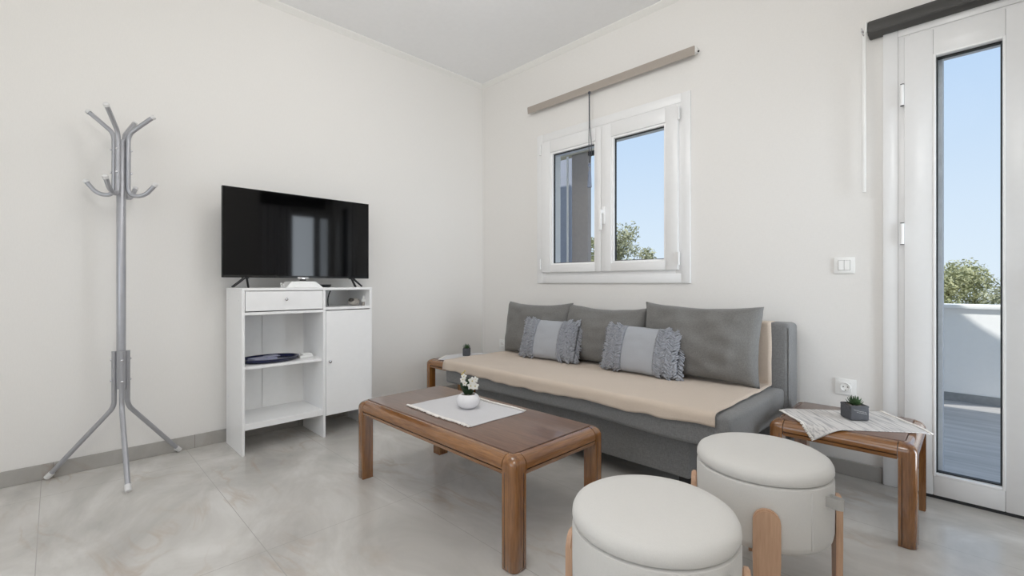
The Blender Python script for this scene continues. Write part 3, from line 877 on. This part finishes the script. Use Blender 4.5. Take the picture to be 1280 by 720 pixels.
def orchid(c, facing, size, seed):
    rnd = random.Random(seed)
    b = NB()
    fwd = Vector(facing).normalized(); rt_ = fwd.cross(zz).normalized(); up = rt_.cross(fwd)
    for k in range(5):
        a = 2*PI*k/5+PI/2
        d = rt_*math.cos(a)+up*math.sin(a)
        sd = fwd.cross(d)
        rows = []
        for i in range(6):
            t_ = i/5
            ww = size*0.40*math.sin(PI*(0.12+0.85*t_))
            p = Vector(c)+d*size*t_+fwd*size*(0.25*math.sin(PI*t_)-0.05)
            rows.append([b.verts.new(p-sd*ww), b.verts.new(p+fwd*size*0.05), b.verts.new(p+sd*ww)])
        for A, B_ in zip(rows, rows[1:]):
            for q in range(2): b.faces.new((A[q], A[q+1], B_[q+1], B_[q]))
    bmesh.ops.solidify(b, geom=b.faces[:], thickness=0.0012)
    f = obj('flower', b, 'petal', pot, angle=60)
    b = NB(); blob(b, Vector(c)+fwd*size*0.12, size*.16, size*.16, size*.16, 8); obj('flower_heart', b, 'petal_heart', f)
for i, (a, c, h_, sz) in enumerate(((-.020, .010, .150, .015), (-.026, .006, .134, .015), (-.016, .012, .118, .014),
                                 (.020, .016, .130, .021), (.034, .012, .136, .016), (.014, .022, .108, .019), (.034, .018, .106, .020))):
    orchid(rel(a, c, h_), rel(0.3*a*20, 1, 0.25), sz, i)
b = NB()
for a, h_ in ((-.024, .168), (-.016, .176), (-.030, .160)): blob(b, rel(a, .006, h_), .0035, .0035, .005, 8)
obj('flower_bud', b, 'petal_heart', pot)

# runners on the side tables
def runner(label, loc, W_, D_, rz, tbl, mat):
    r_ = thing('table_runner', label, 'table runner', loc, rz, None)
    x0, y0, x1, y1, zt = tbl
    rot = Matrix.Rotation(rz, 3, 'Z'); inv = rot.inverted()
    def fold(p):
        # p local flat point -> droop beyond the table edge
        w = rot @ p; X, Y = w.x+loc[0], w.y+loc[1]; z = 0.0
        rad = 0.03
        def over(d):
            if d <= 0: return 0, 0
            a = d/rad
            if a < 1.15: return rad*math.sin(a)-d, -rad*(1-math.cos(a))
            e = d-1.15*rad
            return rad*math.sin(1.15)+e*math.cos(1.15)-d, -rad*(1-math.cos(1.15))-e*math.sin(1.15)
        dy, dz = over((y0+0.026)-Y); Y -= dy; z += dz
        dx, dz = over((x0+0.026)-X); X -= dx*1; z += dz*0.35
        dx, dz = over(X-(x1-0.02)); X += dx*0.3; z += dz*0.15
        wv = 0.003*max(0, noise.noise(Vector((X*14, Y*14, 3.3))))
        q = inv @ Vector((X-loc[0], Y-loc[1], 0)); q.z = z+0.0018+wv
        return q
    b = NB(); grid(b, 44, 44, lambda a, c: fold(Vector(((a-.5)*W_, (c-.5)*D_, 0))))
    o = obj('cloth', b, mat, r_, angle=180); o.modifiers.new('t', 'SOLIDIFY').thickness = 0.0022
    rnd = random.Random(11)
    for sg in (-1, 1):
        b = NB()
        for k in range(56):
            y = -D_/2+D_*(k+.5)/56
            p = fold(Vector((sg*W_/2, y, 0))); q = fold(Vector((sg*(W_/2+0.012), y+rnd.uniform(-.004, .004), 0)))
            tube(b, [p, (p+q)/2+Vector((0, 0, 0.0015)), q], [0.0026, 0.0032, 0.0022], 6)
        obj('fringe', b, 'mat_fringe', r_, angle=180)
    return r_
SZT = 0.392+0.0055
runner('grey striped rag-weave runner laid askew on the side table by the door', (2.968, -0.455, SZT), 0.445, 0.315, R(38), (2.706, -0.668, 3.211, -0.183, SZT), 'runner')
runner('pale runner on the corner side table under the small dark pot', (0.405, -0.520, SZT), 0.36, 0.40, R(37), (0.232, -0.815, 0.706, -0.33, SZT), 'mat')

def succulent(loc, rz, w, h_, label, text):
    p = thing('succulent_pot', label, 'potted plant', loc, rz, 'succulents in dark square pots')
    b = NB(); t = w/2
    box(b, (-t, -t, 0), (t, t, h_-0.008), 0.005, 3); frame_(b, t, h_)
    obj('pot', b, 'slate', p)
    b = NB(); rnd = random.Random(9)
    for k in range(40): blob(b, (rnd.uniform(-t*.75, t*.75), rnd.uniform(-t*.75, t*.75), h_-0.007+rnd.uniform(0, .003)), .0045, .0045, .0035, 6)
    obj('gravel', b, 'soil', p)
    for ring, (n, rr, hh, ww) in enumerate(((8, .034, .020, .0055), (8, .026, .032, .0055), (6, .014, .040, .005))):
        for k in range(n):
            a = 2*PI*k/n+ring*0.4
            b = NB(); leaf_blade(b, (0.004*math.cos(a), 0.004*math.sin(a), h_-0.004), (rr*math.cos(a), rr*math.sin(a), h_+hh-0.004), (0.006*math.cos(a), 0.006*math.sin(a), -0.004), ww, 6)
            obj('leaf', b, 'succulent', p)
    if text:
        b = NB()
        for row, n in ((0, 16), (1, 13)):
            pts = []
            for k in range(n*2):
                x = -t*0.70+row*0.012+k*0.0017
                pts.append((x, -t-0.0003, h_*0.72-row*0.009-k*0.00035+0.0022*math.sin(k*2.2+row)))
            tube(b, pts, 0.0005, 5)
        obj('lettering', b, 'chalk', p)
    return p
def frame_(b, t, h_):
    k = 0.006
    box(b, (-t, -t, h_-0.010), (t, -t+k, h_), 0.002, 1); box(b, (-t, t-k, h_-0.010), (t, t, h_), 0.002, 1)
    box(b, (-t, -t+k, h_-0.010), (-t+k, t-k, h_), 0.002, 1); box(b, (t-k, -t+k, h_-0.010), (t, t-k, h_), 0.002, 1)
succulent((2.985, -0.425, SZT+0.005), R(40), 0.076, 0.064, 'dark square pot with a spiky succulent on the side table by the door', True)
succulent((0.388, -0.515, SZT+0.005), R(45), 0.060, 0.062, 'dark square pot with a succulent on the corner side table, left of the sofa', False)

# ------------------------------------------------------------------ switch and sockets
sw = thing('light_switch', 'white double light switch on the wall beside the glazed door', 'light switch', (2.880, 0, 1.096))
b = NB(); box(b, (-0.045, -0.008, -0.043), (0.045, 0, 0.043), 0.002, 2); obj('plate', b, 'white_plastic', sw)
b = NB(); box(b, (-0.026, -0.0086, -0.0265), (0.026, -0.007, 0.0265)); obj('recess', b, 'stone_dark', sw)
for s_ in (-1, 1):
    b = NB(); box(b, (s_*0.0127-0.0121, -0.0115, -0.0255), (s_*0.0127+0.0121, -0.0075, 0.0255), 0.001, 1); obj('rocker', b, 'white_plastic', sw)
def socket(loc, lab):
    s_ = thing('power_socket', lab, 'power socket', loc, 0, 'white wall sockets')
    b = NB(); box(b, (-0.045, -0.008, -0.042), (0.045, 0, 0.042), 0.002, 2); obj('plate', b, 'white_plastic', s_)
    b = NB(); rim = [(0.0225, 0), (0.0222, 0.0045), (0.0205, 0.0055), (0.0195, 0.0045), (0.0185, 0.0006), (0.002, 0.0004)]
    box(b, (-0.027, -0.0105, -0.027), (0.027, -0.0075, 0.027), 0.0015, 1)
    t = NB(); lathe(t, rim, n=36); merge(b, t, Matrix.Translation((0, -0.0105, 0)) @ Matrix.Rotation(PI/2, 4, 'X')); obj('insert', b, 'white_plastic', s_)
    b = NB()
    for x, z in ((-0.0095, 0.001), (0.0095, 0.001), (0, -0.0165)):
        t = NB(); lathe(t, [(0.0030, 0), (0.0030, 0.0012)], n=12); merge(b, t, Matrix.Translation((x, -0.0107, z)) @ Matrix.Rotation(PI/2, 4, 'X'))
    obj('contact_hole', b, 'stone_dark', s_)
    return s_
so = socket((2.886, 0, 0.459), 'white round-pin wall socket above the side table by the door')
dup(so, (0.290, 0, 0.440), label='white wall socket half hidden behind the corner end of the sofa')

# ------------------------------------------------------------------ blinds
bl = thing('window_blind', 'taupe blind rail with hanging tassel cord, mounted above the window', 'blind', (0.648, 0, 2.46))
BL = 1.455
b = NB(); prism(b, [(-0.050, 0.0), (-0.056, 0.050), (-0.052, 0.058), (-0.044, 0.058), (-0.044, 0.004)], lambda u, v, t: (t, u, v), 0, BL); obj('valance', b, 'blind_taupe', bl)
b = NB(); tube(b, [(0.02, -0.030, 0.036), (BL-0.006, -0.030, 0.036)], 0.013, 16); obj('roller', b, 'stone_grey', bl)
for x in (0.06, BL-0.02):
    b = NB(); box(b, (x, -0.044, 0.020), (x+0.026, 0, 0.056), 0.003); obj('bracket', b, 'white_plastic', bl)
b = NB(); blob(b, (BL+0.012, -0.016, 0.030), 0.006, 0.006, 0.006, 10); tube(b, [(BL-0.002, -0.016, 0.032), (BL+0.010, -0.016, 0.030)], 0.003, 8); obj('end_plug', b, 'black_plastic', bl)
cxp = 1.302-0.648-0.006
b = NB()
tube(b, [(cxp, -0.058, -0.004), (cxp, -0.056, -0.27)], 0.0052, 8)
tube(b, bez((cxp-0.003, -0.056, -0.265), (cxp-0.009, -0.056, -0.40), (cxp+0.001, -0.056, -0.545), 10), 0.0028, 8)
tube(b, bez((cxp+0.003, -0.056, -0.265), (cxp+0.034, -0.056, -0.46), (cxp+0.002, -0.056, -0.545), 10), 0.0028, 8)
blob(b, (cxp, -0.058, -0.008), 0.012, 0.010, 0.012, 10)
cd_ = obj('cord', b, 'cord_dark', bl)
b = NB(); lathe(b, [(0.003, 0.006), (0.011, -0.002), (0.011, -0.018), (0.004, -0.026), (0.005, -0.052), (0.010, -0.062), (0.013, -0.090), (0.016, -0.160), (0.018, -0.178), (0.006, -0.182)], (cxp+0.001, -0.056, -0.548), 14)
obj('tassel', b, 'cord_blue', cd_)

db = thing('door_blind', 'charcoal roller blind cassette mounted above the glazed door', 'blind', (2.986, 0, 2.236))
DL = 0.86
b = NB(); prism(b, [(0, 0), (-0.062, 0), (-0.082, 0.010), (-0.084, 0.030), (-0.070, 0.066), (-0.060, 0.072), (0, 0.072)], lambda u, v, t: (t, u, v), 0, DL)
bmesh.ops.bevel(b, geom=b.edges[:], offset=0.003, segments=2, affect='EDGES'); obj('cassette', b, 'blind_dark', db)
b = NB(); box(b, (-0.008, -0.088, 0.012), (-0.001, 0, 0.066), 0.003); obj('end_cap', b, 'white_plastic', db)
b = NB(); box(b, (-0.026, -0.042, -0.775), (-0.010, -0.034, 0.040), 0.003); obj('control_wand', b, 'white_plastic', db)
b = NB()
for z in (0.045, 0.060): tube(b, [(-0.030, -0.036, z), (-0.022, -0.046, z-0.02), (-0.018, -0.036, z-0.034)], 0.003, 8)
obj('wand_hook', b, 'chrome', db)

# curtain and blind behind the camera; unseen pendants added for fill light
b = NB()
def curtf(a, c):
    return Vector((XE-0.06+0.02*math.sin(a*2*PI*5), -0.98+0.40*a, 0.03+2.03*c))
grid(b, 60, 2, curtf)
o = obj('curtain', b, 'curtain', angle=180); o.modifiers.new('t', 'SOLIDIFY').thickness = 0.002
tag(o, 'white curtain drawn aside at the balcony door opposite the television', 'curtain')
rod_ = thing('roller_blind', 'charcoal roller blind cassette above the balcony door opposite the television', 'blind', (XE, -0.40, 2.09))
b = NB(); box(b, (-0.10, -0.58, 0), (0, 0.27, 0.15), 0.01); obj('cassette', b, 'blind_dark', rod_)
PLX, PLY, PLZ = 1.68, -1.78, 2.52
PX2, PY2 = 3.15, -2.75
cl = thing('fill_pendant', 'added white pendant fitting for a fill light, above the coffee table', 'fill light', (PLX, PLY, H), 0, 'added fill pendants')
b = NB(); lathe(b, [(0.05, 0), (0.05, -0.02), (0.01, -0.03)], n=30); obj('ceiling_rose', b, 'white_plastic', cl)
b = NB(); tube(b, [(0, 0, -0.02), (0, 0, PLZ-H+0.20)], 0.004, 8); obj('cord', b, 'white_plastic', cl)
b = NB(); lathe(b, [(0.03, PLZ-H+0.22), (0.05, PLZ-H+0.20), (0.05, PLZ-H+0.175)], n=24); obj('lamp_holder', b, 'white_plastic', cl)
dup(cl, (PX2, PY2, H), label='added white pendant fitting for a fill light, farther from the sofa')

# ------------------------------------------------------------------ outside
b = NB(); box(b, (-0.5, T, -0.15), (7.0, 2.70, -0.01)); struct('terrace_floor', b, 'terrace')
PY = 2.55
par = structure_root('terrace_parapet_wall')
b = NB(); box(b, (1.3, PY, -0.01), (7.0, PY+0.18, 0.785)); obj('wall_body', b, 'parapet', par)
b = NB(); box(b, (1.3, PY-0.03, 0.785), (7.0, PY+0.21, 0.821), 0.006); obj('coping', b, 'parapet', par)
b = NB(); box(b, (1.3, PY-0.012, -0.01), (7.0, PY, 0.062)); obj('skirting', b, 'terrace_skirt', par)
# porch parts beside the window
b = NB(); box(b, (0.700, 0.50, -3), (0.882, 0.55, 2.200)); pp = struct('porch_pillar', b, 'ext_brown')
b = NB(); box(b, (0.880, 0.50, 2.165), (0.955, 0.54, 2.202), 0.004); obj('bracket', b, 'gasket', pp)
b = NB(); box(b, (-0.6, 0.95, -3), (0.340, 1.15, 2.62)); struct('porch_wall', b, 'ext_blue')
b = NB(); box(b, (0.30, 0.48, 2.203), (0.93, 0.57, 2.245)); struct('porch_beam', b, 'ext_beige')
b = NB(); tube(b, [(0.672, 0.47, -3), (0.672, 0.47, 2.19)], 0.010, 12); o = obj('downpipe', b, 'parapet'); tag(o, 'slim white pipe running up the pillar outside the window', 'pipe')
# unseen slabs, added and shaped to cast shade on the terrace
b = NB(); box(b, (-1, 0.25, 2.95), (7, 0.285, 3.10)); box(b, (XE+T, YS, 2.95), (7, 0.25, 3.10)); struct('shade_eave', b, 'parapet')
b = NB()
vs = [(2.6, 0.50), (4.40, 0.585), (4.74, 0.755), (5.3, 0.92), (5.0, 0.95), (4.38, 1.17), (4.10, 1.29), (2.6, 1.36)]  # outline cut so sun reaches only patches of floor and parapet
lo_ = [b.verts.new((x, y, 2.75)) for x, y in vs]; hi_ = [b.verts.new((x, y, 2.81)) for x, y in vs]
b.faces.new(lo_[::-1]); b.faces.new(hi_)
for k in range(len(vs)): b.faces.new((lo_[k], lo_[(k+1) % 8], hi_[(k+1) % 8], hi_[k]))
struct('terrace_shade_slab', b, 'parapet')
b = NB(); box(b, (-60, -30, -3.2), (60, 120, -3.0)); o = struct('ground', b, 'ground')

def olive(loc, h_, r_, label, mat, seed, nleaf=4200):
    rnd = random.Random(seed)
    t = thing('olive_tree', label, 'tree', loc, rnd.uniform(0, 6), 'olive trees outside')
    b = NB()
    tube(b, [(0, 0, 0), (0.06, 0.03, h_*.25), (-0.05, 0.05, h_*.5)], [0.20, 0.15, 0.11], 10)
    tips = []
    for k in range(7):
        a = 2*PI*k/7+rnd.random()
        e = Vector((math.cos(a)*r_*rnd.uniform(.4, .75), math.sin(a)*r_*rnd.uniform(.4, .75), h_*rnd.uniform(.66, .90)))
        tips.append(e)
        tube(b, bez((-0.05, 0.05, h_*.42), (e.x*.3, e.y*.3, h_*.62), e, 6), [0.07, .06, .05, .04, .03, .022, .012], 8)
    obj('trunk', b, 'bark', t)
    b = NB()
    clumps = [(e_, r_*0.24) for e_ in tips for _ in range(2)]
    for k in range(30):
        a, q = rnd.uniform(0, 2*PI), math.sqrt(rnd.random())
        zz_ = rnd.uniform(-0.9, 1)
        rr = r_*0.85*q*math.sqrt(max(0.1, 1-zz_*zz_*0.75))
        clumps.append((Vector((rr*math.cos(a), rr*math.sin(a), h_*0.66+zz_*h_*0.29)), r_*rnd.uniform(.18, .34)))
    for k in range(nleaf):
        c, cr = clumps[rnd.randrange(len(clumps))]
        d = Vector((rnd.gauss(0, 1), rnd.gauss(0, 1), rnd.gauss(0, 1))).normalized()
        p = c+d*cr*rnd.random()**0.45
        ax = Vector((rnd.gauss(0, 1), rnd.gauss(0, 1), rnd.gauss(0, .8))).normalized()
        sd = ax.cross(Vector((rnd.gauss(0, 1), rnd.gauss(0, 1), rnd.gauss(0, 1)))).normalized()
        l_, w_ = rnd.uniform(.032, .062), rnd.uniform(.011, .019)
        b.faces.new([b.verts.new(p-ax*l_), b.verts.new(p+sd*w_), b.verts.new(p+ax*l_), b.verts.new(p-sd*w_)])
    obj('foliage', b, mat, t, smooth=False)
    return t
D = 'door'
spec = [
    ((2.40, 8.7), 3.95, 1.15, 'olive tree beyond the terrace wall, at the left side of the door glass', 'olive'),
    ((4.28, 8.9), 4.00, 1.15, 'olive tree beyond the terrace wall, at the right side of the door glass', 'olive_grey'),
    ((3.45, 11.7), 4.45, 1.6, 'olive tree rising behind the two front trees beyond the terrace wall', 'olive'),
    ((-2.30, 6.6), 5.50, 0.80, 'sparse tall olive tree seen in the right window pane', 'olive_grey'),
    ((-0.70, 6.9), 4.62, 0.66, 'low olive tree at the right edge of the right window pane', 'olive_grey'),
    ((-3.50, 6.9), 5.35, 0.74, 'olive tree beside the porch pillar in the left window pane', 'olive'),
]
for i, (p, h_, r_, lab, mt) in enumerate(spec):
    olive((p[0], p[1], -3.0), h_, r_, lab, mt, 20+i, 20000 if i < 3 else 6000)

# ------------------------------------------------------------------ light
def area(name, loc, target, sx, sy, power, color=(1, 1, 1), spread=PI):
    L_ = bpy.data.lights.new(name, 'AREA'); L_.shape = 'RECTANGLE'; L_.size = sx; L_.size_y = sy
    L_.energy = power; L_.color = color; L_.spread = spread
    o = bpy.data.objects.new(name, L_); COL.objects.link(o); o.location = loc
    d = Vector(target)-Vector(loc); o.rotation_euler = d.to_track_quat('-Z', 'Y').to_euler()
    return o
area('window_fill', (2.3, YS+0.06, 1.6), (2.0, 0, 1.3), 2.5, 1.35, 16, (0.97, 0.985, 1.0))  # area lamp added inside the unseen window to fill the room
area('balcony_door_daylight', (XE+0.005, -0.425, 1.05), (0, -0.425, 1.05), 0.32, 1.82, 4.8, (0.84, 0.92, 1.0), R(80))
area('balcony_side_daylight', (XE+0.005, -0.11, 1.05), (0, -0.11, 1.05), 0.11, 1.82, 0.75, (0.84, 0.92, 1.0), R(80))
pl = bpy.data.lights.new('fill_bulb', 'POINT'); pl.energy = 16.5; pl.shadow_soft_size = 0.28; pl.color = (1, 0.985, 0.965)  # fill light added above the view to brighten corner and ceiling
o = bpy.data.objects.new('fill_bulb', pl); COL.objects.link(o); o.location = (PLX, PLY, PLZ)
q = o.copy(); q.data = pl.copy(); q.data.energy = 24; COL.objects.link(q); q.location = (PX2, PY2, PLZ+0.06)  # second fill light, added near the camera like a bounced flash
sun = bpy.data.lights.new('sun', 'SUN'); sun.energy = 4.0; sun.angle = R(0.6); sun.color = (1, 0.96, 0.9)
o = bpy.data.objects.new('sun', sun); COL.objects.link(o)
o.rotation_euler = Vector((-0.35, 0.50, -0.79)).to_track_quat('-Z', 'Y').to_euler()

w = bpy.data.worlds.new('sky'); S.world = w; w.use_nodes = True
nt = w.node_tree
bg = nt.nodes['Background']
tc = nt.nodes.new('ShaderNodeTexCoord'); sp = nt.nodes.new('ShaderNodeSeparateXYZ')
nt.links.new(tc.outputs['Generated'], sp.inputs[0])
nt.links.new(ramp(nt, sp.outputs['Z'], [(0.0, s2l((232, 243, 254))), (0.12, s2l((222, 237, 254))), (0.5, s2l((178, 210, 249))), (1.0, s2l((205, 222, 246)))]), bg.inputs['Color'])
bg.inputs['Strength'].default_value = 1.0

# ------------------------------------------------------------------ camera
cam = bpy.data.cameras.new('camera'); co = bpy.data.objects.new('camera', cam); COL.objects.link(co)
cam.sensor_width = 36; cam.sensor_fit = 'HORIZONTAL'
cam.lens = 574/1280*36
cam.shift_y = -(360-354.5)/1280
cam.clip_start = 0.02
co.location = (3.356, -2.941, 1.0)
co.rotation_euler = (PI/2, 0, math.atan2(576, 574))
S.camera = co
S.view_settings.view_transform = 'Standard'; S.view_settings.look = 'None'
S.view_settings.gamma = 1; S.view_settings.use_curve_mapping = False
S.view_settings.exposure = 0.0
S.cycles.use_denoising = True
S.cycles.max_bounces = 10; S.cycles.diffuse_bounces = 6; S.cycles.transparent_max_bounces = 16
